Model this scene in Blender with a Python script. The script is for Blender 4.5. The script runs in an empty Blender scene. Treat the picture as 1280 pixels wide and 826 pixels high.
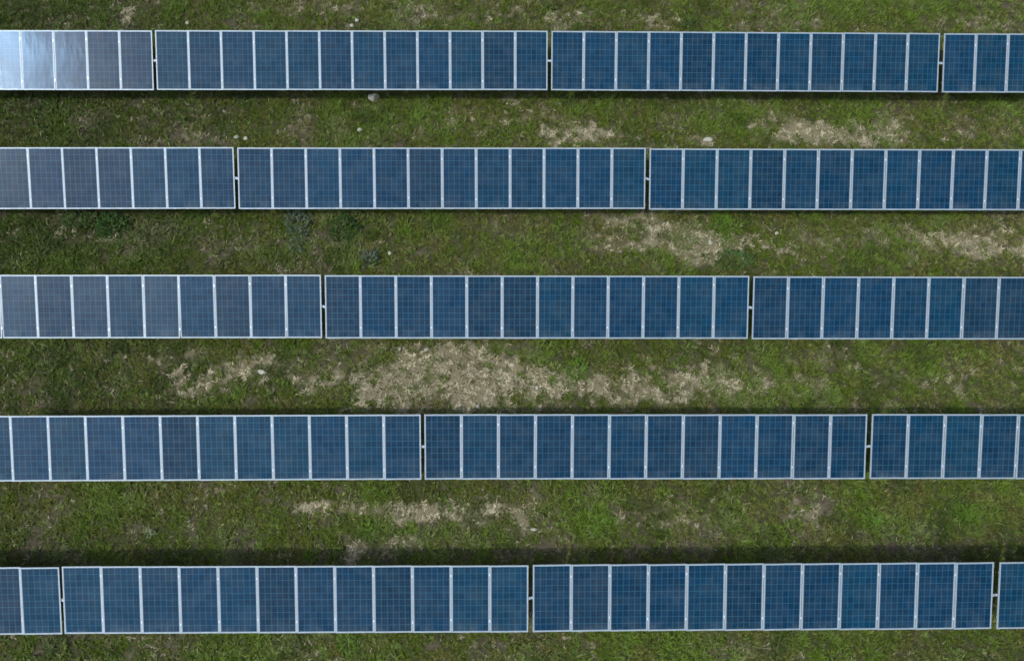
import bpy, bmesh, math, random
import numpy as np
from mathutils import Matrix, Vector, Euler

S = bpy.context.scene
C = S.collection
R = math.radians

# ------------------------------------------------------------------ camera
cam_d = bpy.data.cameras.new('camera')
cam = bpy.data.objects.new('camera', cam_d)
C.objects.link(cam)
cam.location = (0, 0, 31.985)
cam.rotation_euler = (0.3420127, -0.0121493, -0.0051347)
cam_d.sensor_fit = 'HORIZONTAL'
cam_d.sensor_width = 36
cam_d.lens = 36 * 1400 / 1280
cam_d.clip_start = 0.5
cam_d.clip_end = 5000
S.camera = cam

# ------------------------------------------------------------------ light
SUN = Vector((-0.57, -0.37, 1.0)).normalized()
sun_d = bpy.data.lights.new('sun', 'SUN')
sun_d.energy = 2.1
sun_d.angle = R(1.6)
sun_d.color = (1.0, 0.93, 0.80)
sun = bpy.data.objects.new('sun', sun_d)
sun.rotation_euler = SUN.to_track_quat('Z', 'Y').to_euler()
C.objects.link(sun)

world = bpy.data.worlds.new('World')
S.world = world
world.use_nodes = True
wn, wl = world.node_tree.nodes, world.node_tree.links
for n in list(wn):
    wn.remove(n)


def nd(tree, kind, **kw):
    n = tree.nodes.new(kind)
    for k, v in kw.items():
        if k == 'inp':
            for i, x in v.items():
                n.inputs[i].default_value = x
        else:
            setattr(n, k, v)
    return n


WT = world.node_tree
out = nd(WT, 'ShaderNodeOutputWorld')
bg = nd(WT, 'ShaderNodeBackground')
bg.inputs['Strength'].default_value = 0.115
sky = nd(WT, 'ShaderNodeTexSky')
sky.sky_type = 'NISHITA'
sky.sun_disc = False
sky.sun_elevation = math.asin(SUN.z)
sky.sun_rotation = math.atan2(SUN.x, SUN.y)
sky.air_density = 1.0
sky.dust_density = 1.5
tc = nd(WT, 'ShaderNodeTexCoord')
# broken fair-weather cloud: noise over the dome, whiter towards the sun
sep = nd(WT, 'ShaderNodeSeparateXYZ')
wl.new(tc.outputs['Generated'], sep.inputs[0])
zz = nd(WT, 'ShaderNodeMath', operation='MAXIMUM', inp={1: 0.05}); wl.new(sep.outputs['Z'], zz.inputs[0])
dx = nd(WT, 'ShaderNodeMath', operation='DIVIDE'); wl.new(sep.outputs['X'], dx.inputs[0]); wl.new(zz.outputs[0], dx.inputs[1])
dy = nd(WT, 'ShaderNodeMath', operation='DIVIDE'); wl.new(sep.outputs['Y'], dy.inputs[0]); wl.new(zz.outputs[0], dy.inputs[1])
cmb = nd(WT, 'ShaderNodeCombineXYZ'); wl.new(dx.outputs[0], cmb.inputs[0]); wl.new(dy.outputs[0], cmb.inputs[1])
cn = nd(WT, 'ShaderNodeTexNoise'); cn.inputs['Scale'].default_value = 3.2; cn.inputs['Detail'].default_value = 7; cn.inputs['Roughness'].default_value = 0.55
wl.new(cmb.outputs[0], cn.inputs['Vector'])
cr = nd(WT, 'ShaderNodeMapRange', inp={1: 0.46, 2: 0.68, 3: 0.0, 4: 1.0}); cr.interpolation_type = 'SMOOTHSTEP'
wl.new(cn.outputs['Fac'], cr.inputs[0])
dot = nd(WT, 'ShaderNodeVectorMath', operation='DOT_PRODUCT'); dot.inputs[1].default_value = SUN
wl.new(tc.outputs['Generated'], dot.inputs[0])
d0 = nd(WT, 'ShaderNodeMath', operation='MAXIMUM', inp={1: 0.0}); wl.new(dot.outputs['Value'], d0.inputs[0])


def glow(power, gain, colour, fac=None):
    """whitish veil that thickens towards the sun"""
    p = nd(WT, 'ShaderNodeMath', operation='POWER', inp={1: power}); wl.new(d0.outputs[0], p.inputs[0])
    q = nd(WT, 'ShaderNodeMath', operation='MULTIPLY', inp={1: gain}); wl.new(p.outputs[0], q.inputs[0])
    if fac is not None:
        r = nd(WT, 'ShaderNodeMath', operation='MULTIPLY'); wl.new(q.outputs[0], r.inputs[0]); wl.new(fac, r.inputs[1])
        q = r
    v = nd(WT, 'ShaderNodeVectorMath', operation='SCALE'); v.inputs[0].default_value = colour; wl.new(q.outputs[0], v.inputs['Scale'])
    return v.outputs[0]


fn = nd(WT, 'ShaderNodeTexNoise'); fn.inputs['Scale'].default_value = 30.0; fn.inputs['Detail'].default_value = 4; fn.inputs['Roughness'].default_value = 0.5
wl.new(cmb.outputs[0], fn.inputs['Vector'])
fr = nd(WT, 'ShaderNodeMapRange', inp={1: 0.42, 2: 0.60, 3: 0.12, 4: 1.0}); fr.interpolation_type = 'SMOOTHSTEP'
wl.new(fn.outputs['Fac'], fr.inputs[0])
mx = nd(WT, 'ShaderNodeMix', data_type='RGBA')
mf = nd(WT, 'ShaderNodeMath', operation='MULTIPLY', inp={1: 0.5}); wl.new(cr.outputs[0], mf.inputs[0])
wl.new(mf.outputs[0], mx.inputs['Factor'])
wl.new(sky.outputs[0], mx.inputs['A'])
mx.inputs['B'].default_value = (4.0, 4.0, 4.0, 1)
last = mx.outputs['Result']
for g_ in (glow(3.0, 3.4, (0.45, 0.9, 1.5)), glow(7.0, 7.0, (1.04, 0.98, 0.96)), glow(70.0, 58.0, (1.0, 0.97, 0.98)), glow(300.0, 900.0, (0.50, 0.90, 1.40), fr.outputs[0])):
    ad = nd(WT, 'ShaderNodeVectorMath', operation='ADD'); wl.new(last, ad.inputs[0]); wl.new(g_, ad.inputs[1])
    last = ad.outputs[0]
wl.new(last, bg.inputs['Color'])
wl.new(bg.outputs[0], out.inputs[0])

S.view_settings.view_transform = 'Standard'
S.view_settings.look = 'None'
S.view_settings.exposure = -0.27
S.view_settings.gamma = 1.0
S.view_settings.use_curve_mapping = False
S.render.engine = 'CYCLES'

# ------------------------------------------------------------------ measured places (metres)
# ellipses of ground cover and painted corner shade: centre x, centre y, half width, half depth, strength
DRY = [
    (-2.9, 9.82, 1.43, 0.95, 1),
    (-0.52, 9.94, 1.67, 0.9, 0.9),
    (1.87, 9.74, 1.67, 0.7, 0.75),
    (4.26, 9.63, 1.67, 0.65, 0.75),
    (6.65, 9.68, 1.32, 0.5, 0.5),
    (-1.0, 10.7, 2.17, 0.36, 0.4),
    (-9.71, 10.2, 0.71, 0.45, 0.5),
    (-9.16, 9.46, 0.59, 0.35, 0.6),
    (-7.44, 10.2, 0.83, 0.38, 0.65),
    (-8.24, 9.7, 0.95, 0.5, 0.35),
    (-9.4, 10.71, 0.96, 0.25, 0.35),
    (-5.51, 9.65, 0.71, 0.3, 0.4),
    (-5.05, 9.95, 0.6, 0.45, 0.5),
    (7.61, 9.68, 1.44, 0.55, 0.4),
    (9.27, 9.43, 0.96, 0.37, 0.3),
    (-14.72, 9.59, 0.28, 0.3, 0.45),
    (13.38, 9.67, 1.93, 0.5, 0.2),
    (-4.07, 9.4, 0.47, 0.44, 0.3),
    (4.98, 14.66, 1.13, 0.69, 0.9),
    (5.95, 14.11, 1.0, 0.49, 0.8),
    (7.1, 14.38, 0.75, 0.33, 0.7),
    (4.24, 15.07, 0.76, 0.28, 0.6),
    (3.45, 14.11, 0.75, 0.49, 0.45),
    (14.56, 14.66, 1.27, 0.5, 0.6),
    (15.36, 14.11, 1.26, 0.38, 0.75),
    (13.98, 14.11, 0.88, 0.41, 0.6),
    (10.99, 14.38, 2.52, 0.49, 0.28),
    (9.22, 14.25, 1.0, 0.27, 0.3),
    (-12.21, 14.35, 0.62, 0.16, 0.45),
    (-3.02, 14.11, 0.99, 0.41, 0.2),
    (4.76, 15.26, 0.3, 0.22, 0.6),
    (1.78, 18.2, 1.3, 0.59, 0.6),
    (3.07, 18.06, 1.55, 0.35, 0.6),
    (6.69, 17.92, 0.36, 0.18, 0.8),
    (12.18, 18.16, 1.83, 0.41, 0.6),
    (10.86, 18.01, 1.56, 0.35, 0.5),
    (9.59, 18.36, 1.57, 0.44, 0.35),
    (0.75, 19.24, 1.05, 0.6, 0.3),
    (-1.59, 18.58, 1.56, 0.59, 0.35),
    (-3.65, 18.19, 1.03, 0.35, 0.25),
    (-10.83, 17.92, 1.54, 0.17, 0.4),
    (16.08, 18.08, 1.05, 0.24, 0.2),
    (-5.96, 22.92, 1.34, 0.32, 0.35),
    (-12.67, 22.87, 0.59, 0.13, 0.6),
    (-12.23, 22.58, 0.21, 0.25, 0.6),
    (-10.5, 22.65, 0.64, 0.13, 0.5),
    (-7.45, 22.98, 0.54, 0.19, 0.45),
    (-2.73, 22.62, 4.03, 0.38, 0.2),
    (3.2, 22.57, 2.16, 0.38, 0.35),
    (5.36, 22.48, 1.35, 0.32, 0.3),
    (14.11, 23.15, 0.68, 0.23, 0.55),
    (10.21, 22.34, 1.62, 0.19, 0.3),
    (15.66, 22.52, 1.63, 0.26, 0.25),
    (-5.08, 5.99, 0.64, 0.25, 1.0),
    (-3.93, 5.97, 0.69, 0.25, 0.75),
    (-3.2, 5.92, 0.27, 0.21, 1.2),
    (-2.4, 5.91, 0.64, 0.3, 1.1),
    (-1.53, 6.05, 1.15, 0.25, 0.55),
    (-3.43, 4.74, 0.9, 0.27, 0.6),
    (-0.5, 5.75, 1.83, 0.28, 0.3),
    (1.1, 5.38, 0.37, 0.14, 0.5),
    (-1.97, 5.05, 1.36, 0.11, 0.5),
    (4.09, 5.85, 1.84, 0.35, 0.12),
    (5.47, 5.73, 0.69, 0.28, 0.15),
    (8.7, 5.84, 0.92, 0.35, 0.25),
    (0.42, 6.21, 0.92, 0.28, 0.3),
    (8.34, 1.9, 0.88, 0.17, 0.35),
    (2.61, 2.2, 0.88, 0.21, 0.25),
    (-6.2, 2.17, 0.66, 0.21, 0.2),
]
BROWN = [
    (0.41, 4.68, 17.21, 0.29, 0.42),
    (6.6, 8.86, 9.98, 0.15, 0.45),
    (1.85, 8.9, 2.13, 0.2, 0.7),
    (-1.46, 8.9, 1.42, 0.2, 0.4),
    (5.42, 13.49, 1.74, 0.24, 0.6),
    (15.65, 15.16, 1.02, 0.25, 0.6),
    (-10.57, 17.86, 1.79, 0.2, 0.6),
    (1.77, 4.72, 2.72, 0.27, 0.5),
    (-3.43, 4.74, 1.36, 0.31, 0.6),
    (-12.67, 4.83, 0.9, 0.31, 0.5),
    (-1.8, 2.07, 0.88, 0.25, 0.5),
    (-9.28, 2.36, 1.32, 0.3, 0.3),
    (10.18, 8.93, 1.43, 0.2, 0.5),
    (-2.46, 22.62, 3.23, 0.44, 0.25),
    (1.79, 18.94, 1.57, 0.42, 0.3),
    (-4.76, 14.11, 1.49, 0.49, 0.4),
    (-12.71, 14.38, 0.99, 0.38, 0.4),
    (-8.21, 13.84, 0.99, 0.32, 0.3),
    (11.56, 4.69, 3.43, 0.32, 0.4),
    (7.03, 2.07, 1.33, 0.21, 0.4),
]
LUSH = [
    (7.26, 14.85, 0.3, 0.39, 1.2),
    (7.15, 18.95, 1.57, 0.54, 0.7),
    (3.62, 19.09, 0.78, 0.3, 0.7),
    (6.19, 22.97, 1.63, 0.32, 0.5),
    (11.34, 22.82, 1.63, 0.48, 0.7),
    (15.74, 23.06, 1.91, 0.32, 0.8),
    (2.94, 5.62, 0.92, 0.57, 0.8),
    (-3.68, 5.37, 0.34, 0.27, 0.8),
    (-11.68, 5.9, 0.91, 0.46, 0.6),
    (10.98, 5.6, 0.92, 0.46, 0.6),
    (13.55, 5.82, 0.69, 0.46, 0.8),
    (-4.12, 2.33, 0.26, 0.43, 0.8),
    (-2.25, 2.33, 0.55, 0.32, 0.6),
    (-6.66, 5.65, 0.91, 0.57, 0.6),
    (11.09, 10.68, 1.46, 0.38, 0.7),
    (7.91, 10.43, 0.36, 0.38, 0.6),
    (14.54, 19.27, 0.26, 0.3, 0.7),
    (2.41, 10.11, 0.22, 0.3, 1.0),
    (-12.86, 13.62, 1.47, 0.32, 0.6),
    (11.93, 2.27, 0.67, 0.26, 0.6),
    (0.44, 10.7, 1.45, 0.25, 0.5),
    (-6.28, 10.58, 1.44, 0.35, 0.6),
    (-13.42, 10.46, 1.43, 0.35, 0.4),
    (12.0, 18.96, 2.1, 0.42, 0.4),
    (-2.73, 23.0, 1.08, 0.26, 0.5),
    (-6.73, 6.81, 4.61, 0.23, 0.3),
    (16.53, 19.27, 1.06, 0.6, 0.4),
    (-14.57, 13.57, 0.73, 0.27, 0.5),
    (5.27, 2.29, 1.33, 0.3, 0.3),
    (0.97, 15.07, 1.51, 0.83, 0.4),
    (-0.04, 13.57, 1.49, 0.27, 0.3),
    (-9.04, 14.92, 0.75, 0.55, 0.4),
]
SHADE_DEEP = [  # vignette darkening put into plant and soil colour; one patch is dark growth
    (-15.02, 18.61, 7.19, 1.76, 0.75),
    (-15.57, 22.57, 6.39, 1.42, 0.8),
    (-14.44, 14.38, 7.41, 1.63, 0.75),
    (-13.0, 14.79, 1.24, 0.55, 0.3),
    (-13.83, 9.96, 5.2, 1.49, 0.5),
    (13.85, 4.68, 3.66, 0.9, 0.5),
    (-13.11, 4.77, 3.59, 1.34, 0.4),
    (12.34, 1.94, 3.55, 0.43, 0.4),
    (-12.3, 2.05, 3.49, 0.42, 0.4),
]
STONES = [
    (-4.01, 19.39, 0.2, 0.13, 'big pale cream stone at the lower edge of the top row'),
    (-4.43, 18.25, 0.11, 0.09, 'rounded buff stone in the grass between the two topmost rows'),
    (-10.34, 22.27, 0.07, 0.07, 'small white stone in the grass above the top row, near the glaring table'),
    (-4.7, 22.39, 0.08, 0.08, 'pinkish white stone lying just above the top row'),
    (-4.86, 22.2, 0.08, 0.06, 'flat pinkish stone just left of a rounder one above the top row'),
    (-2.93, 10.77, 0.06, 0.06, 'small white stone at the upper rim of the largest straw patch, left of its twin'),
    (-2.14, 10.76, 0.09, 0.06, 'oblong white stone at the upper rim of the largest straw patch'),
    (-1.1, 9.04, 0.07, 0.07, 'white stone at the foot of the straw patch, close above the fourth row'),
    (-0.57, 8.99, 0.07, 0.07, 'white stone right of another one, close above the fourth row'),
    (-3.34, 13.92, 0.06, 0.07, 'yellowish stone alone in the grass above the third row'),
    (6.82, 17.89, 0.18, 0.1, 'tan flat stone close above the second row on bare earth'),
    (8.75, 14.58, 0.06, 0.06, 'tiny cream stone in green grass right of the bare sandy patch'),
    (-8.38, 17.98, 0.1, 0.07, 'grey stone close above the gap in the second row'),
    (-8.07, 17.92, 0.09, 0.07, 'grey stone right of its neighbour, close above the gap in the second row'),
    (-7.01, 10.07, 0.17, 0.08, 'long flat pale stone in a small straw patch of the left half'),
    (1.18, 9.56, 0.06, 0.07, 'white pebble standing out in the middle straw patch'),
    (6.66, 14.27, 0.08, 0.1, 'cream stone below the vivid green tuft on the sandy patch'),
    (1.03, 5.36, 0.1, 0.05, 'buff slab in green grass above the gap of the lowest row'),
]
PLANTS = [
    ('thistle', -6.23, 14.73, 0.32, 0.71, 'grey', 'grey-green thistle clump with silvery leaves below the second row'),
    ('bush', -12.01, 14.81, 0.5, 0.44, 'dark', 'dark green bush with dense leaves under the second row near the left edge'),
    ('bush', -13.03, 15.0, 0.55, 0.33, 'deep', 'low dull green bush left of the darkest bush under the second row'),
    ('bush', -4.74, 14.76, 0.4, 0.41, 'dark', 'dark green bush right of the silvery thistle'),
    ('thistle', -3.95, 13.68, 0.22, 0.27, 'grey', 'small grey thistle close above the third row'),
    ('weed', 7.06, 14.91, 0.3, 0.44, 'vivid', 'vivid green weed growing on the bare sandy patch'),
    ('weed', 7.3, 13.7, 0.5, 0.27, 'blue', 'bluish green weed on the lower rim of the sandy patch'),
    ('weed', 2.41, 10.11, 0.24, 0.35, 'vivid', 'vivid green weed standing in the middle of the straw strip'),
    ('weed', -9.84, 5.28, 0.11, 0.09, 'pale', 'pale star-shaped weed in the grass above the lowest row'),
    ('bush', 6.42, 22.23, 0.32, 0.16, 'deep', 'low dark green weed touching the upper edge of the top row'),
    ('bush', -9.33, 15.34, 0.35, 0.22, 'dark', 'dark bush tucked under the lower edge of the second row, below a table gap'),
    ('weed', -3.68, 5.37, 0.25, 0.23, 'vivid', 'bright green weed below the pale straw spots of the fourth aisle'),
    ('weed', 2.82, 5.51, 0.37, 0.27, 'vivid', 'broad bright green weed in the aisle above the lowest row, right of the buff slab'),
    ('weed', 10.71, 5.6, 0.32, 0.28, 'vivid', 'light green weed in the right part of the aisle above the lowest row'),
    ('weed', 13.5, 5.75, 0.3, 0.28, 'vivid', 'light green weed nearest the right edge in the aisle above the lowest row'),
    ('weed', -4.18, 2.29, 0.2, 0.3, 'vivid', 'bright green weed below the lowest row'),
]

# table: row, centre x, centre y, centre height, yaw, roll, tilt, lean of the panel plane, label
TABLES = [
    (0, -16.868, 19.719, 1.723, 0.041, 0.009, 25.87, 0.5, 'table of panels at the left end of the top row, glaring with reflected white cloud'),
    (0, -4.531, 19.743, 1.723, 0.087, 0.044, 25.88, 1.8, 'blue table of panels in the top row, next right of the glaring table'),
    (0, 7.819, 19.727, 1.723, -0.171, -0.056, 25.82, 1.8, 'blue table of panels in the top row, left of the three-panel end piece'),
    (0, 20.169, 19.698, 1.723, 0.007, 0.001, 25.84, 1.8, 'table of panels cut by the right edge of the photo in the top row'),
    (1, -13.994, 15.59, 1.775, 0.141, 0.025, 27.5, 2.0, 'greyish blue table of panels at the left end of the second row from the top'),
    (1, -1.649, 15.602, 1.775, 0.055, 0.009, 25.86, 1.8, 'middle table of panels in the second row, above the silvery thistle'),
    (1, 10.699, 15.576, 1.775, -0.065, -0.016, 25.83, 1.8, 'deep blue table of panels at the right of the second row, above the sandy patch'),
    (2, -11.181, 11.498, 1.749, 0.009, 0.007, 25.84, 0.4, 'greyish violet table of panels at the left end of the third row'),
    (2, 1.162, 11.475, 1.749, -0.104, -0.013, 25.87, 1.8, 'middle table of panels in the third row, above the largest straw patch'),
    (2, 13.507, 11.437, 1.749, -0.132, -0.012, 25.89, 1.8, 'deep blue table of panels at the right end of the third row'),
    (3, -8.222, 7.33, 1.786, 0.105, 0.015, 25.86, 1.0, 'blue table of panels at the left end of the fourth row'),
    (3, 4.11, 7.334, 1.786, -0.112, -0.012, 25.79, 1.8, 'middle table of panels in the fourth row, right below the largest straw patch'),
    (3, 16.465, 7.309, 1.786, -0.209, -0.022, 25.84, 1.8, 'dark blue table of panels at the right end of the fourth row'),
    (4, -17.606, 3.244, 1.718, 0.008, -0.016, 26.02, 1.8, 'short piece of a panel table in the lower left corner, in the lowest row'),
    (4, -5.301, 3.255, 1.718, -0.063, 0.038, 25.89, 1.0, 'pale blue full table of panels on the left side of the lowest row'),
    (4, 7.052, 3.274, 1.718, 0.097, 0.065, 25.78, 1.8, 'dark blue full table of panels on the right side of the lowest row'),
    (4, 19.426, 3.29, 1.718, 0.008, -0.012, 25.69, 1.8, 'sliver of a panel table in the lower right corner, in the lowest row'),
]


# ------------------------------------------------------------------ helpers
def material(name):
    m = bpy.data.materials.new(name)
    m.use_nodes = True
    b = m.node_tree.nodes['Principled BSDF']
    return m, m.node_tree, b


def link_mesh(name, me, mats, parent=None):
    o = bpy.data.objects.new(name, me)
    C.objects.link(o)
    for m in (mats if isinstance(mats, (list, tuple)) else [mats]):
        if m.name not in [x.name for x in me.materials]:
            me.materials.append(m)
    if parent:
        o.parent = parent
    return o


def add_box(bm, x0, x1, y0, y1, z0, z1, mat=0):
    vs = [bm.verts.new((x, y, z)) for z in (z0, z1) for y in (y0, y1) for x in (x0, x1)]
    for f in ((0, 2, 3, 1), (4, 5, 7, 6), (0, 1, 5, 4), (2, 6, 7, 3), (0, 4, 6, 2), (1, 3, 7, 5)):
        bm.faces.new([vs[i] for i in f]).material_index = mat


def add_tube(bm, a, b, r, n=12):
    a, b = Vector(a), Vector(b)
    q = (b - a).to_track_quat('Z', 'Y')
    rings = []
    for p in (a, b):
        rings.append([bm.verts.new(p + q @ Vector((r * math.cos(2 * math.pi * i / n), r * math.sin(2 * math.pi * i / n), 0))) for i in range(n)])
    for i in range(n):
        bm.faces.new((rings[0][i], rings[0][(i + 1) % n], rings[1][(i + 1) % n], rings[1][i]))
    bm.faces.new(rings[0][::-1])
    bm.faces.new(rings[1])


def mesh(name, bm):
    me = bpy.data.meshes.new(name)
    bm.to_mesh(me)
    bm.free()
    return me


def vnoise(x, y, scale, seed):
    """smooth value noise, vectorised"""
    rs = np.random.RandomState(seed)
    t = rs.rand(256, 256)
    u, v = x / scale + 57.3, y / scale + 91.7
    i, j = np.floor(u).astype(int), np.floor(v).astype(int)
    a, b = u - i, v - j
    a, b = a * a * (3 - 2 * a), b * b * (3 - 2 * b)
    i0, i1, j0, j1 = i % 256, (i + 1) % 256, j % 256, (j + 1) % 256
    return (t[i0, j0] * (1 - a) + t[i1, j0] * a) * (1 - b) + (t[i0, j1] * (1 - a) + t[i1, j1] * a) * b


def fbm(x, y, scale, seed, octv=4):
    s, w, a = 0, 0, 1.0
    for k in range(octv):
        s = s + a * vnoise(x, y, scale / 2 ** k, seed + k)
        w += a
        a *= 0.6
    return s / w


def blobs(x, y, lst):
    s = np.zeros_like(x)
    for cx, cy, rx, ry, k in lst:
        d = ((x - cx) / (rx * 1.0)) ** 2 + ((y - cy) / (ry * 1.0)) ** 2
        m = d < 9
        s[m] = np.maximum(s[m], 0) + k * np.exp(-d[m])
    return s


def sstep(a, b, x):
    t = np.clip((x - a) / (b - a), 0, 1)
    return t * t * (3 - 2 * t)


def cover(x, y):
    """dryness, bare brown earth, lushness, painted corner shade with some deep green: 0..1 each, ragged at the edges"""
    n1 = fbm(x, y, 1.3, 11, 5)
    n2 = fbm(x, y, 0.45, 31, 4)
    n3 = fbm(x, y, 3.5, 51, 4)
    jx = x + 0.22 * (fbm(x, y, 0.8, 71, 3) - 0.5) * 2
    jy = y + 0.2 * (fbm(x, y, 0.8, 81, 3) - 0.5) * 2
    mix = 0.30 * n1 + 0.28 * n2 + 0.42 * fbm(x, y, 0.17, 61, 3)
    mix = np.clip(0.5 + (mix - 0.5) * 3.6, 0, 1)
    dry = np.minimum(1.2 * blobs(jx, jy, DRY), 1.0) + 0.2 * (n3 - 0.5)
    dry = sstep(-0.26, 0.42, 0.92 * dry - mix)
    m5 = np.clip(0.5 + (0.6 * fbm(x, y, 1.0, 131, 4) + 0.4 * fbm(x, y, 0.3, 141, 3) - 0.5) * 3.4, 0, 1)
    br = sstep(-0.25, 0.35, 0.14 + 0.75 * blobs(jx, jy, BROWN) - m5)
    m6 = np.clip(0.5 + (0.6 * fbm(x, y, 1.5, 101, 4) + 0.4 * fbm(x, y, 0.4, 111, 3) - 0.5) * 3.4, 0, 1)
    lu = sstep(-0.25, 0.35, 0.26 + 0.7 * blobs(jx, jy, LUSH) - m6)
    shade_deep = np.clip(blobs(x, y, SHADE_DEEP), 0, 1)
    return dry, br, lu, shade_deep


def bump(x, y):
    z = 0.10 * (fbm(x, y, 2.2, 201, 4) - 0.5) + 0.05 * (fbm(x, y, 0.35, 221, 3) - 0.5)
    ex = np.clip(np.minimum(np.minimum(x + 27, 27 - x), np.minimum(y + 6, 32 - y)) / 3, 0, 1)
    return z * ex


# ------------------------------------------------------------------ ground
def axis(lo, hi, step, far):
    a = list(np.arange(lo, hi + 1e-6, step))
    s, p = step, hi
    up = []
    while p < far:
        s *= 1.45
        p += s
        up.append(p)
    s, p = step, lo
    dn = []
    while p > -far:
        s *= 1.45
        p -= s
        dn.append(p)
    return np.array(dn[::-1] + a + up)


gx, gy = axis(-22, 22, 0.065, 2500), axis(-1, 27, 0.065, 2500)
X, Y = np.meshgrid(gx, gy)
xf, yf = X.ravel(), Y.ravel()
zf = bump(xf, yf)
nx, ny = len(gx), len(gy)
ii = np.arange(nx * ny).reshape(ny, nx)
quads = np.stack([ii[:-1, :-1], ii[:-1, 1:], ii[1:, 1:], ii[1:, :-1]], -1).reshape(-1, 4)


def raw_mesh(name, co, loops, starts, totals):
    me = bpy.data.meshes.new(name)
    me.vertices.add(len(co))
    me.vertices.foreach_set('co', np.ascontiguousarray(co, dtype=np.float32).ravel())
    me.loops.add(len(loops))
    me.loops.foreach_set('vertex_index', np.ascontiguousarray(loops, dtype=np.int32))
    me.polygons.add(len(starts))
    me.polygons.foreach_set('loop_start', np.ascontiguousarray(starts, dtype=np.int32))
    try:
        me.polygons.foreach_set('loop_total', np.ascontiguousarray(totals, dtype=np.int32))
    except Exception:
        pass
    me.update(calc_edges=True)
    return me


gme = raw_mesh('ground', np.stack([xf, yf, zf], 1), quads.ravel(), np.arange(len(quads)) * 4, np.full(len(quads), 4))
gme.polygons.foreach_set('use_smooth', np.ones(len(quads), dtype=bool))
dry_g, br_g, lu_g, shade_deep_g = cover(xf, yf)
a = gme.attributes.new('cover', 'FLOAT_COLOR', 'POINT')
a.data.foreach_set('color', np.stack([dry_g, br_g, lu_g, shade_deep_g], 1).astype(np.float32).ravel())

m_ground, T, B = material('meadow_soil')
L = T.links
at = nd(T, 'ShaderNodeAttribute', attribute_name='cover')
sp = nd(T, 'ShaderNodeSeparateColor')
L.new(at.outputs['Color'], sp.inputs[0])
tcg = nd(T, 'ShaderNodeTexCoord')
nz = nd(T, 'ShaderNodeTexNoise', inp={'Scale': 9.0, 'Detail': 8.0, 'Roughness': 0.7}); L.new(tcg.outputs['Object'], nz.inputs['Vector'])
nz2 = nd(T, 'ShaderNodeTexNoise', inp={'Scale': 30.0, 'Detail': 5.0, 'Roughness': 0.65}); L.new(tcg.outputs['Object'], nz2.inputs['Vector'])


def ramp(T, pts):
    r = T.nodes.new('ShaderNodeValToRGB')
    e = r.color_ramp.elements
    while len(e) < len(pts):
        e.new(0.5)
    for k, (p, c) in enumerate(pts):
        e[k].position = p
        e[k].color = (*c, 1)
    return r


r_mat = ramp(T, [(0.3, (0.032, 0.036, 0.012)), (0.5, (0.065, 0.066, 0.024)), (0.7, (0.12, 0.11, 0.05))])
L.new(nz.outputs['Fac'], r_mat.inputs[0])
r_dry = ramp(T, [(0.3, (0.11, 0.090, 0.048)), (0.5, (0.23, 0.190, 0.110)), (0.7, (0.38, 0.31, 0.18))])
L.new(nz2.outputs['Fac'], r_dry.inputs[0])
r_br = ramp(T, [(0.3, (0.05, 0.036, 0.022)), (0.7, (0.17, 0.135, 0.09))])
L.new(nz.outputs['Fac'], r_br.inputs[0])
m1 = nd(T, 'ShaderNodeMix', data_type='RGBA'); L.new(sp.outputs['Green'], m1.inputs['Factor']); L.new(r_mat.outputs[0], m1.inputs['A']); L.new(r_br.outputs[0], m1.inputs['B'])
m2 = nd(T, 'ShaderNodeMix', data_type='RGBA'); L.new(sp.outputs['Red'], m2.inputs['Factor']); L.new(m1.outputs['Result'], m2.inputs['A']); L.new(r_dry.outputs[0], m2.inputs['B'])
soil_shade = nd(T, 'ShaderNodeMath', operation='MULTIPLY_ADD', inp={1: -0.45, 2: 1.0}); L.new(at.outputs['Alpha'], soil_shade.inputs[0])  # soil colour scaled down to carry the painted corner shade
dsc = nd(T, 'ShaderNodeVectorMath', operation='SCALE'); L.new(m2.outputs['Result'], dsc.inputs[0]); L.new(soil_shade.outputs[0], dsc.inputs['Scale'])
L.new(dsc.outputs[0], B.inputs['Base Color'])
B.inputs['Roughness'].default_value = 0.95
B.inputs['Specular IOR Level'].default_value = 0.15
bp = nd(T, 'ShaderNodeBump', inp={'Strength': 0.8, 'Distance': 0.03}); L.new(nz2.outputs['Fac'], bp.inputs['Height']); L.new(bp.outputs[0], B.inputs['Normal'])
ground = link_mesh('ground', gme, m_ground)
ground['kind'] = 'structure'

# ------------------------------------------------------------------ grass (uncountable)
rng = np.random.RandomState(5)


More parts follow.
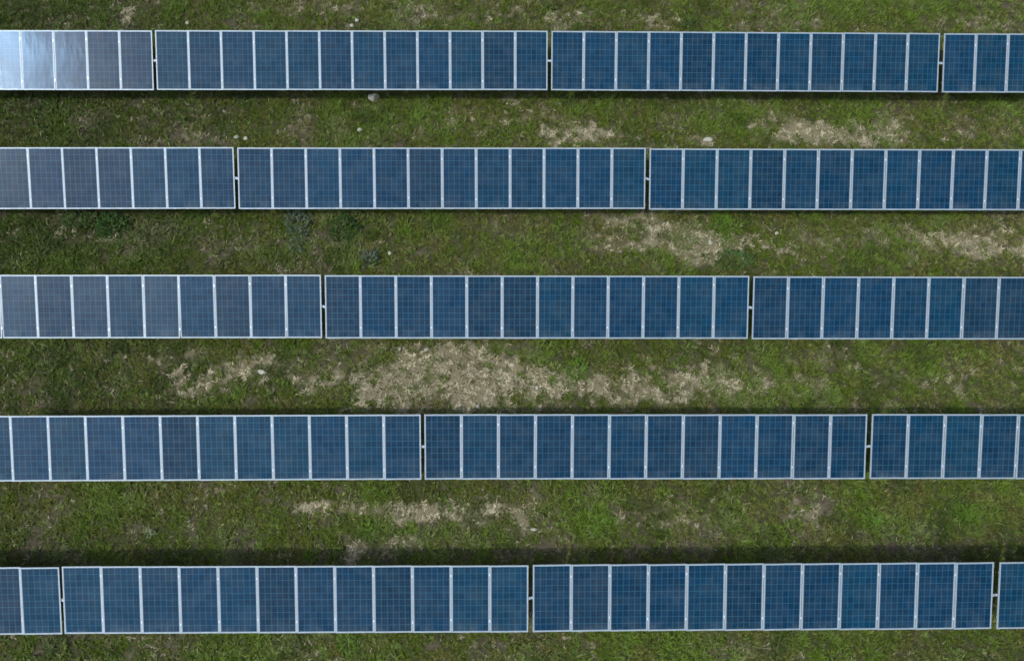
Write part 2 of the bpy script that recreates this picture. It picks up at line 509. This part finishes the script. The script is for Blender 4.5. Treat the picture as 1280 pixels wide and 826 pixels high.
def blades_mesh(name, px, py, length, width, az, lean, curl, col, z0=0.0):
    """one mesh of bent tapering blades: 5 points, a quad and a tip each"""
    n = len(px)
    base = bump(px, py) - 0.01 + z0
    dxy = np.stack([np.cos(az), np.sin(az)], 1)
    sxy = np.stack([-np.sin(az), np.cos(az)], 1) * (width / 2)[:, None]
    l1, l2 = lean, np.minimum(lean + curl, 1.75)
    h1, v1 = np.sin(l1) * length * 0.5, np.cos(l1) * length * 0.5
    h2, v2 = np.sin(l2) * length * 0.5, np.cos(l2) * length * 0.5
    p0 = np.stack([px, py], 1)
    p1 = p0 + dxy * h1[:, None]
    p2 = p1 + dxy * h2[:, None]
    z1 = base + v1
    z2 = np.maximum(z1 + v2, base + 0.012)
    co = np.empty((n, 5, 3))
    co[:, 0, :2] = p0 - sxy * 0.7; co[:, 0, 2] = base
    co[:, 1, :2] = p0 + sxy * 0.7; co[:, 1, 2] = base
    co[:, 2, :2] = p1 + sxy; co[:, 2, 2] = z1
    co[:, 3, :2] = p1 - sxy; co[:, 3, 2] = z1
    co[:, 4, :2] = p2; co[:, 4, 2] = z2
    b = (np.arange(n) * 5)[:, None]
    loops = (b + np.array([0, 1, 2, 3, 3, 2, 4])[None]).ravel()
    st = (np.arange(n) * 7)[:, None] + np.array([0, 4])[None]
    tot = np.tile([4, 3], n)
    me = raw_mesh(name, co.reshape(-1, 3), loops, st.ravel(), tot)
    at = me.attributes.new('tint', 'FLOAT_COLOR', 'POINT')
    c4 = np.concatenate([np.clip(col, 0, 1), np.ones((n, 1))], 1)
    at.data.foreach_set('color', np.repeat(c4, 5, axis=0).astype(np.float32).ravel())
    return me


def lerp(a, b, t):
    return a + (b - a) * t[:, None]


X0, X1, Y0, Y1 = -20.5, 21.5, -0.2, 26.0
AREA = (X1 - X0) * (Y1 - Y0)

m_grass, T, B = material('grass_blades')
at = nd(T, 'ShaderNodeAttribute', attribute_name='tint')
T.links.new(at.outputs['Color'], B.inputs['Base Color'])
B.inputs['Roughness'].default_value = 0.6
B.inputs['Specular IOR Level'].default_value = 0.1

# green tufts
nt = int(AREA * 70)
tx, ty = rng.uniform(X0, X1, nt), rng.uniform(Y0, Y1, nt)
dr, br, lu, shade_deep = cover(tx, ty)
den = 0.96 - 0.54 * dr - 0.35 * br + 0.2 * lu
keep = rng.rand(nt) < den
tx, ty, dr, br, lu, shade_deep = (q[keep] for q in (tx, ty, dr, br, lu, shade_deep))
nt = len(tx)
nb = 12
hue = fbm(tx, ty, 0.55, 301, 3) + 0.35 * (rng.rand(nt) - 0.5)
olive = np.array([0.138, 0.132, 0.030]); green = np.array([0.092, 0.126, 0.012]); bright = np.array([0.118, 0.185, 0.020])
deep = np.array([0.040, 0.062, 0.012]); strawg = np.array([0.22, 0.20, 0.11])
tc_ = lerp(np.tile(olive, (nt, 1)), np.tile(green, (nt, 1)), sstep(0.36, 0.60, hue))
tc_ = lerp(tc_, np.tile(bright, (nt, 1)), lu * 0.85)
tc_ = lerp(tc_, np.tile(deep, (nt, 1)), np.clip(shade_deep * 0.85 + 0.6 * sstep(0.56, 0.72, fbm(tx, ty, 0.8, 331, 3)), 0, 0.85))  # deep tint carries corner darkening as well as random dark clumps
tc_ = lerp(tc_, np.tile(strawg, (nt, 1)), np.clip(dr * 0.5 + br * 0.3 + 0.3 * (rng.rand(nt) < 0.12), 0, 0.8))
size = (0.75 + 0.6 * rng.rand(nt)) * (0.8 + 0.5 * lu - 0.25 * dr)
ix = np.repeat(np.arange(nt), nb)
n = len(ix)
ra, rr = rng.uniform(0, 6.283, n), 0.055 * np.sqrt(rng.rand(n)) * size[ix]
az = ra + rng.normal(0, 0.6, n)
col = tc_[ix] * (0.74 + 0.52 * rng.rand(n))[:, None]
dead = rng.rand(n) < 0.02 + 0.10 * br[ix]
col[dead] = np.array([0.25, 0.22, 0.12]) * (0.6 + 0.8 * rng.rand(dead.sum()))[:, None]
me = blades_mesh('grass', tx[ix] + rr * np.cos(ra), ty[ix] + rr * np.sin(ra), 0.17 * size[ix] * (0.6 + 0.7 * rng.rand(n)),
                 0.014 + 0.014 * rng.rand(n), az, rng.uniform(0.25, 1.1, n), rng.uniform(0.1, 0.9, n), col)
g = link_mesh('grass', me, m_grass)
g['kind'] = 'stuff'
g['label'] = 'short rough green grass in the aisles and under the panel tables'
g['category'] = 'grass'

# broad-leaved ground weeds between the tufts, low and flat
nt = int(AREA * 9)
tx, ty = rng.uniform(X0, X1, nt), rng.uniform(Y0, Y1, nt)
dr, br, lu, shade_deep = cover(tx, ty)
keep = rng.rand(nt) < (0.35 + 0.5 * sstep(0.45, 0.65, fbm(tx, ty, 0.9, 401, 3)) - 0.4 * dr)
tx, ty, dr, br, lu, shade_deep = (q[keep] for q in (tx, ty, dr, br, lu, shade_deep))
nt, nb = len(tx), 9
ix = np.repeat(np.arange(nt), nb)
n = len(ix)
wc = lerp(np.tile(np.array([0.076, 0.116, 0.016]), (nt, 1)), np.tile(np.array([0.14, 0.175, 0.040]), (nt, 1)), rng.rand(nt))
wc = lerp(wc, np.tile(np.array([0.030, 0.052, 0.012]), (nt, 1)), np.clip(shade_deep * 0.8 + (rng.rand(nt) < 0.25) * 0.5, 0, 0.85))
col = wc[ix] * (0.7 + 0.6 * rng.rand(n))[:, None]
az = rng.uniform(0, 6.283, n)
me = blades_mesh('weed_cover', tx[ix] + 0.02 * np.cos(az), ty[ix] + 0.02 * np.sin(az), 0.11 * (0.6 + 0.8 * rng.rand(n)) * (0.7 + 0.6 * rng.rand(nt))[ix],
                 0.028 + 0.028 * rng.rand(n), az, rng.uniform(0.7, 1.25, n), rng.uniform(0.1, 0.5, n), col, z0=0.03)
g = link_mesh('ground_cover', me, m_grass)
g['kind'] = 'stuff'
g['label'] = 'low broad-leaved weeds mixed into the grass'
g['category'] = 'ground cover'

# dead straw lying in the dry patches
nt = int(AREA * 60)
tx, ty = rng.uniform(X0, X1, nt), rng.uniform(Y0, Y1, nt)
dr, br, lu, shade_deep = cover(tx, ty)
keep = rng.rand(nt) < np.clip(0.010 + 0.9 * dr + 0.10 * br - 0.05 * lu, 0, 1)
ix = np.repeat(np.nonzero(keep)[0], 6)
pale = np.repeat(rng.rand(keep.sum()), 6)
rr = 0.06 * np.sqrt(rng.rand(len(ix)))
ra = rng.uniform(0, 6.283, len(ix))
tx, ty, dr, br = tx[ix] + rr * np.cos(ra), ty[ix] + rr * np.sin(ra), dr[ix], br[ix]
n = len(tx)
col = lerp(np.tile(np.array([0.22, 0.185, 0.11]), (n, 1)), np.tile(np.array([0.61, 0.52, 0.32]), (n, 1)), (0.65 * pale ** 1.6 + 0.35 * rng.rand(n)) * (0.3 + 0.7 * dr))
me = blades_mesh('straw', tx, ty, rng.uniform(0.04, 0.15, n), rng.uniform(0.018, 0.045, n), rng.uniform(0, 6.283, n),
                 rng.uniform(1.0, 1.5, n), rng.uniform(-0.1, 0.3, n), col, z0=0.02)
g = link_mesh('straw', me, m_grass)
g['kind'] = 'stuff'
g['label'] = 'dead pale straw lying over the dry patches'
g['category'] = 'straw'

# ------------------------------------------------------------------ panel materials
m_cell, T, B = material('solar_glass')
L = T.links
tcp = nd(T, 'ShaderNodeTexCoord')
sx = nd(T, 'ShaderNodeSeparateXYZ'); L.new(tcp.outputs['Object'], sx.inputs[0])
oi = nd(T, 'ShaderNodeObjectInfo')
CW, CH = 0.932 / 6, 1.740 / 10


def mth(op, a, b=None, c=None):
    n = nd(T, 'ShaderNodeMath', operation=op)
    for i, v in enumerate((a, b, c)):
        if v is None:
            continue
        if isinstance(v, (int, float)):
            n.inputs[i].default_value = v
        else:
            L.new(v, n.inputs[i])
    return n.outputs[0]


def line(coord, period, half, off=0.0):
    """1 on thin lines every period"""
    f = mth('FRACT', mth('ADD', mth('DIVIDE', coord, period), 100.0 + off))
    d = mth('MULTIPLY', mth('MINIMUM', f, mth('SUBTRACT', 1.0, f)), period)
    return mth('LESS_THAN', d, half)


gap = mth('MAXIMUM', line(sx.outputs['X'], CW, 0.0046), line(sx.outputs['Y'], CH, 0.0044))
bus = line(sx.outputs['X'], CW / 3, 0.0011, 0.5)
mar = mth('MAXIMUM', mth('GREATER_THAN', mth('ABSOLUTE', sx.outputs['X']), 0.467), mth('GREATER_THAN', mth('ABSOLUTE', sx.outputs['Y']), 0.872))
# cell to cell difference + crystal grain
cellid = nd(T, 'ShaderNodeCombineXYZ')
L.new(mth('FLOOR', mth('DIVIDE', sx.outputs['X'], CW)), cellid.inputs[0])
L.new(mth('FLOOR', mth('DIVIDE', sx.outputs['Y'], CH)), cellid.inputs[1])
L.new(mth('MULTIPLY', oi.outputs['Random'], 97.0), cellid.inputs[2])
wnz = nd(T, 'ShaderNodeTexWhiteNoise', noise_dimensions='3D'); L.new(cellid.outputs[0], wnz.inputs['Vector'])
vor = nd(T, 'ShaderNodeTexVoronoi', inp={'Scale': 45.0}); L.new(tcp.outputs['Object'], vor.inputs['Vector'])
sepv = nd(T, 'ShaderNodeSeparateColor'); L.new(vor.outputs['Color'], sepv.inputs[0])
val = mth('ADD', mth('MULTIPLY', wnz.outputs['Value'], 0.35), mth('MULTIPLY', sepv.outputs['Red'], 0.25))
val = mth('ADD', val, 0.72)
hue = ramp(T, [(0.0, (0.001, 0.019, 0.042)), (0.3, (0.001, 0.027, 0.063)), (0.6, (0.001, 0.030, 0.059)), (0.85, (0.001, 0.023, 0.053)), (1.0, (0.006, 0.024, 0.047))])
L.new(oi.outputs['Random'], hue.inputs[0])
sc = nd(T, 'ShaderNodeVectorMath', operation='SCALE'); L.new(hue.outputs[0], sc.inputs[0]); L.new(val, sc.inputs['Scale'])
mA = nd(T, 'ShaderNodeMix', data_type='RGBA'); L.new(bus, mA.inputs['Factor']); L.new(sc.outputs[0], mA.inputs['A']); mA.inputs['B'].default_value = (0.05, 0.11, 0.17, 1)
mB = nd(T, 'ShaderNodeMix', data_type='RGBA'); L.new(gap, mB.inputs['Factor']); L.new(mA.outputs['Result'], mB.inputs['A']); mB.inputs['B'].default_value = (0.036, 0.112, 0.150, 1)
mC = nd(T, 'ShaderNodeMix', data_type='RGBA'); L.new(mar, mC.inputs['Factor']); L.new(mB.outputs['Result'], mC.inputs['A']); mC.inputs['B'].default_value = (0.27, 0.33, 0.36, 1)
dn = nd(T, 'ShaderNodeTexNoise', inp={'Scale': 2.2, 'Detail': 5.0, 'Roughness': 0.6})
dof = nd(T, 'ShaderNodeVectorMath', operation='ADD'); L.new(tcp.outputs['Object'], dof.inputs[0])
dcx = nd(T, 'ShaderNodeCombineXYZ'); L.new(mth('MULTIPLY', oi.outputs['Random'], 71.0), dcx.inputs[1]); L.new(dcx.outputs[0], dof.inputs[1])
L.new(dof.outputs[0], dn.inputs['Vector'])
low = nd(T, 'ShaderNodeMapRange', inp={1: -0.62, 2: -0.88, 3: 0.0, 4: 1.0}); L.new(sx.outputs['Y'], low.inputs[0])
dust = mth('MULTIPLY', mth('MAXIMUM', mth('SUBTRACT', dn.outputs['Fac'], 0.40), 0.0), mth('ADD', 0.14, mth('MULTIPLY', low.outputs[0], 0.28)))
mD = nd(T, 'ShaderNodeMix', data_type='RGBA'); L.new(dust, mD.inputs['Factor']); L.new(mC.outputs['Result'], mD.inputs['A']); mD.inputs['B'].default_value = (0.40, 0.42, 0.38, 1)
L.new(mD.outputs['Result'], B.inputs['Base Color'])
B.inputs['Specular IOR Level'].default_value = 0.30
B.inputs['Roughness'].default_value = 0.075
B.inputs['IOR'].default_value = 1.5
# gently wavy glass
off = nd(T, 'ShaderNodeVectorMath', operation='ADD'); L.new(tcp.outputs['Object'], off.inputs[0])
ofs = nd(T, 'ShaderNodeCombineXYZ'); L.new(mth('MULTIPLY', oi.outputs['Random'], 50.0), ofs.inputs[0]); L.new(ofs.outputs[0], off.inputs[1])
sclv = nd(T, 'ShaderNodeVectorMath', operation='MULTIPLY'); sclv.inputs[1].default_value = (3.0, 1.1, 1.0); L.new(off.outputs[0], sclv.inputs[0])
wv = nd(T, 'ShaderNodeTexNoise', inp={'Scale': 1.3, 'Detail': 2.0, 'Roughness': 0.5}); L.new(sclv.outputs[0], wv.inputs['Vector'])
bpn = nd(T, 'ShaderNodeBump', inp={'Strength': 0.10, 'Distance': 0.02}); L.new(wv.outputs['Fac'], bpn.inputs['Height']); L.new(bpn.outputs[0], B.inputs['Normal'])

m_back, T, B = material('white_backsheet')
B.inputs['Base Color'].default_value = (0.6, 0.6, 0.58, 1); B.inputs['Roughness'].default_value = 0.6

m_frame, T, B = material('aluminium_frame')
oi = nd(T, 'ShaderNodeObjectInfo')
tcf = nd(T, 'ShaderNodeTexCoord')
nf = nd(T, 'ShaderNodeTexNoise', inp={'Scale': 14.0, 'Detail': 4.0}); T.links.new(tcf.outputs['Object'], nf.inputs['Vector'])
rf = ramp(T, [(0.3, (0.30, 0.34, 0.36)), (0.7, (0.40, 0.43, 0.44))]); T.links.new(nf.outputs['Fac'], rf.inputs[0])
T.links.new(rf.outputs[0], B.inputs['Base Color'])
B.inputs['Metallic'].default_value = 0.25
B.inputs['Roughness'].default_value = 0.5

m_clamp, T, B = material('bright_clamp')
B.inputs['Base Color'].default_value = (0.70, 0.72, 0.74, 1); B.inputs['Roughness'].default_value = 0.4; B.inputs['Metallic'].default_value = 0.2

m_steel, T, B = material('galvanised_steel')
tcs = nd(T, 'ShaderNodeTexCoord')
ns = nd(T, 'ShaderNodeTexNoise', inp={'Scale': 25.0, 'Detail': 3.0}); T.links.new(tcs.outputs['Object'], ns.inputs['Vector'])
rs_ = ramp(T, [(0.3, (0.36, 0.37, 0.37)), (0.7, (0.58, 0.58, 0.56))]); T.links.new(ns.outputs['Fac'], rs_.inputs[0])
T.links.new(rs_.outputs[0], B.inputs['Base Color'])
B.inputs['Metallic'].default_value = 0.3; B.inputs['Roughness'].default_value = 0.5

# ------------------------------------------------------------------ one table of twelve panels, then copies
PW, PL, PITCH, NP = 1.012, 1.824, 1.02, 12
FW = 0.026
bm = bmesh.new()
add_box(bm, -PW / 2 + 0.004, PW / 2 - 0.004, -PL / 2 + 0.004, PL / 2 - 0.004, -0.008, 0.0)
bm.normal_update()
for f in bm.faces:
    f.material_index = 0 if f.normal.z > 0.5 else 1
me_panel = mesh('solar_panel', bm)
me_panel.materials.append(m_cell); me_panel.materials.append(m_back)

bm = bmesh.new()
a, b = PW / 2, PL / 2
add_box(bm, -a, a, b - FW, b, -0.035, 0.005)
add_box(bm, -a, a, -b, -b + FW, -0.035, 0.005)
add_box(bm, -a, -a + FW, -b + FW, b - FW, -0.035, 0.005)
add_box(bm, a - FW, a, -b + FW, b - FW, -0.035, 0.005)
me_frame = mesh('frame', bm)
me_frame.materials.append(m_frame)

bm = bmesh.new()
add_box(bm, -0.020, 0.020, -0.028, 0.028, 0.0055, 0.013)
add_tube(bm, (0, 0, 0.013), (0, 0, 0.021), 0.011, 8)
add_box(bm, -0.0035, 0.0035, -0.025, 0.025, -0.03, 0.0055)
me_clamp = mesh('clamp', bm)
me_clamp.materials.append(m_clamp)

HALF = NP * PITCH / 2
bm = bmesh.new()
add_box(bm, -HALF - 0.055, HALF + 0.055, -0.032, 0.032, -0.075, -0.036)
me_tube = mesh('torque_tube', bm); me_tube.materials.append(m_frame)
bm = bmesh.new()
add_box(bm, -HALF + 0.02, HALF - 0.02, -0.025, 0.025, -0.085, -0.036)
me_rail = mesh('purlin', bm); me_rail.materials.append(m_steel)
bm = bmesh.new()
add_box(bm, -0.03, 0.03, -0.85, 0.85, -0.16, -0.086)
me_rafter = mesh('rafter', bm); me_rafter.materials.append(m_steel)
bm = bmesh.new()
add_box(bm, -0.05, 0.05, -0.045, -0.037, -0.3, 1.60)
add_box(bm, -0.05, -0.042, -0.037, 0.04, -0.3, 1.60)
add_box(bm, 0.042, 0.05, -0.037, 0.04, -0.3, 1.60)
me_post = mesh('support_post', bm); me_post.materials.append(m_steel)
bm = bmesh.new()
add_tube(bm, (0, 0.06, 0.75), (0, 0.62, 1.80), 0.02, 8)
me_brace = mesh('brace', bm); me_brace.materials.append(m_steel)

rnd = random.Random(12)


def child(name, me, parent, mat):
    o = bpy.data.objects.new(name, me)
    C.objects.link(o)
    o.parent = parent
    o.matrix_basis = mat
    return o


for (row, cx, cy, cz, yaw, roll, tilt, lean, lab) in TABLES:
    t = bpy.data.objects.new('solar_table', None)
    C.objects.link(t)
    t.location = (cx, cy, 0)
    t.rotation_euler = (0, 0, R(yaw))
    t['label'] = lab
    t['category'] = 'solar table'
    t['group'] = 'tables of solar panels in five rows'
    plane = Matrix.Translation((0, 0, cz)) @ Matrix.Rotation(R(-roll), 4, 'Y') @ Matrix.Rotation(R(tilt), 4, 'X')
    glare = row == 0 and cx < -10
    for i in range(NP):
        u = (i - (NP - 1) / 2) * PITCH
        wob = 0.12 if glare else (0.55 if cx < -7.9 and row in (1, 2) else 0.22)
        loc = Matrix.Translation((u, 0, rnd.uniform(-0.006, 0.006)))
        tip = (1.05, 0.9, 0.6, 0.15, -0.1)[i - 7] if glare and i > 6 else 0
        tw = Matrix.Rotation(R(rnd.gauss(0, wob)), 4, 'X') @ Matrix.Rotation(R(lean - tip + rnd.gauss(0, wob)), 4, 'Y')
        p = child('solar_panel', me_panel, t, plane @ loc @ tw)
        child('frame', me_frame, p, Matrix.Identity(4))
        if i < NP - 1:
            for yy in (-0.60, 0.62):
                child('clamp', me_clamp, p, Matrix.Translation((PITCH / 2, yy + rnd.uniform(-0.07, 0.07), 0)))
    child('torque_tube', me_tube, t, plane)
    for yy in (-0.6, 0.6):
        child('purlin', me_rail, t, plane @ Matrix.Translation((0, yy, 0)))
    for u in (-4.6, -1.55, 1.55, 4.6):
        child('rafter', me_rafter, t, plane @ Matrix.Translation((u, 0, 0)))
        child('support_post', me_post, t, Matrix.Translation((u, 0, 0)))
        child('brace', me_brace, t, Matrix.Translation((u, 0, 0)))

# ------------------------------------------------------------------ stones
m_stone, T, B = material('pale_stone')
tcs = nd(T, 'ShaderNodeTexCoord')
oi = nd(T, 'ShaderNodeObjectInfo')
ns = nd(T, 'ShaderNodeTexNoise', inp={'Scale': 12.0, 'Detail': 6.0, 'Roughness': 0.65}); T.links.new(tcs.outputs['Object'], ns.inputs['Vector'])
rs_ = ramp(T, [(0.3, (0.28, 0.255, 0.185)), (0.65, (0.56, 0.52, 0.40))]); T.links.new(ns.outputs['Fac'], rs_.inputs[0])
T.links.new(rs_.outputs[0], B.inputs['Base Color'])
B.inputs['Roughness'].default_value = 0.9
for (x, y, rx, ry, lab) in STONES:
    rx, ry = max(rx * 0.85, 0.04), max(ry * 0.85, 0.04)
    bm = bmesh.new()
    bmesh.ops.create_icosphere(bm, subdivisions=3, radius=1)
    sd = rnd.random() * 100
    cuts = [(Vector((rnd.gauss(0, 1), rnd.gauss(0, 1), rnd.gauss(0.3, 0.7))).normalized(), rnd.uniform(0.62, 0.9)) for _ in range(9)]
    h = 0.22 if 'big' in lab else min(rx, ry) * 0.8
    for v in bm.verts:
        for nrm, d in cuts:
            e = v.co.dot(nrm) - d
            if e > 0:
                v.co -= nrm * e
        v.co *= 1 + 0.05 * math.sin(7 * v.co.x + sd) * math.sin(6 * v.co.y + sd)
        v.co = Vector((v.co.x * rx * 1.15, v.co.y * ry * 1.15, v.co.z * h))
    o = link_mesh('pale_stone', mesh('pale_stone', bm), m_stone)
    zb = float(bump(np.array([x]), np.array([y]))[0])
    o.location = (x, y, zb + 0.035 + h * 0.45)
    o.rotation_euler = (rnd.uniform(-0.1, 0.1), rnd.uniform(-0.1, 0.1), rnd.uniform(-0.25, 0.25))
    o['label'] = lab
    o['category'] = 'stone'
    o['group'] = 'pale stones lying in the grass'

# ------------------------------------------------------------------ single plants
TINTS = {'grey': ((0.035, 0.062, 0.026), (0.14, 0.165, 0.115)), 'dark': ((0.020, 0.048, 0.010), (0.050, 0.100, 0.022)),
         'deep': ((0.035, 0.065, 0.014), (0.075, 0.11, 0.03)), 'vivid': ((0.070, 0.135, 0.014), (0.125, 0.20, 0.024)),
         'blue': ((0.050, 0.092, 0.022), (0.095, 0.145, 0.042)), 'pale': ((0.12, 0.15, 0.06), (0.24, 0.26, 0.14))}
m_stem, T, B = material('plant_stem')
B.inputs['Base Color'].default_value = (0.06, 0.07, 0.03, 1); B.inputs['Roughness'].default_value = 0.8
for (kind, x, y, rx, ry, tint, lab) in PLANTS:
    nl = int(np.clip(420 * rx * ry * 4, 60, 900))
    hgt = {'bush': 0.40, 'thistle': 0.42, 'weed': 0.22}[kind] * min(1.0, 0.5 + min(rx, ry))
    th, q = rng.uniform(0, 6.283, nl), np.sqrt(rng.rand(nl))
    wob = 0.72 + 0.55 * vnoise(1.4 * np.cos(th) + x, 1.4 * np.sin(th) + y, 0.6, 617)
    lx, ly = rx * 1.15 * q * np.cos(th) * wob, ry * 1.15 * q * np.sin(th) * wob
    lump = 0.6 + 0.8 * vnoise(lx + x, ly + y, 0.16, 611)
    top = hgt * (1 - 0.75 * q ** 2) * lump
    lz = top * rng.uniform(0.25, 1.0, nl) ** 0.6
    az = np.arctan2(ly, lx) + rng.normal(0, 0.9, nl)
    ll = {'bush': 0.075, 'thistle': 0.12, 'weed': 0.12}[kind] * (0.6 + 0.8 * rng.rand(nl))
    lw = {'bush': 0.045, 'thistle': 0.030, 'weed': 0.034}[kind] * (0.7 + 0.6 * rng.rand(nl))
    c0, c1 = (np.array(c) for c in TINTS[tint])
    col = c0 + (c1 - c0) * (rng.rand(nl) ** 1.3)[:, None]
    zb = float(bump(np.array([x]), np.array([y]))[0])
    t = bpy.data.objects.new({'bush': 'bush', 'thistle': 'thistle_plant', 'weed': 'weed_plant'}[kind], None)
    C.objects.link(t)
    t.location = (x, y, zb)
    bmz = blades_mesh('foliage', lx, ly, ll, lw, az, rng.uniform(0.6, 1.5, nl), rng.uniform(-0.2, 0.5, nl), col)
    co = np.empty(len(bmz.vertices) * 3, dtype=np.float32)
    bmz.vertices.foreach_get('co', co)
    co = co.reshape(-1, 3)
    co[:, 2] += np.repeat(lz - bump(lx, ly), 5)
    bmz.vertices.foreach_set('co', co.ravel())
    bmz.update()
    link_mesh('foliage', bmz, m_grass, t)
    bm = bmesh.new()
    for k in range(9):
        j = rnd.randrange(nl)
        add_tube(bm, (rnd.uniform(-0.04, 0.04), rnd.uniform(-0.04, 0.04), -0.03), (lx[j] * 0.8, ly[j] * 0.8, lz[j]), 0.007, 6)
    link_mesh('stem', mesh('stem', bm), m_stem, t)
    t['label'] = lab
    t['category'] = {'bush': 'bush', 'thistle': 'thistle', 'weed': 'weed'}[kind]
    t['group'] = 'single weeds and bushes in the aisles'
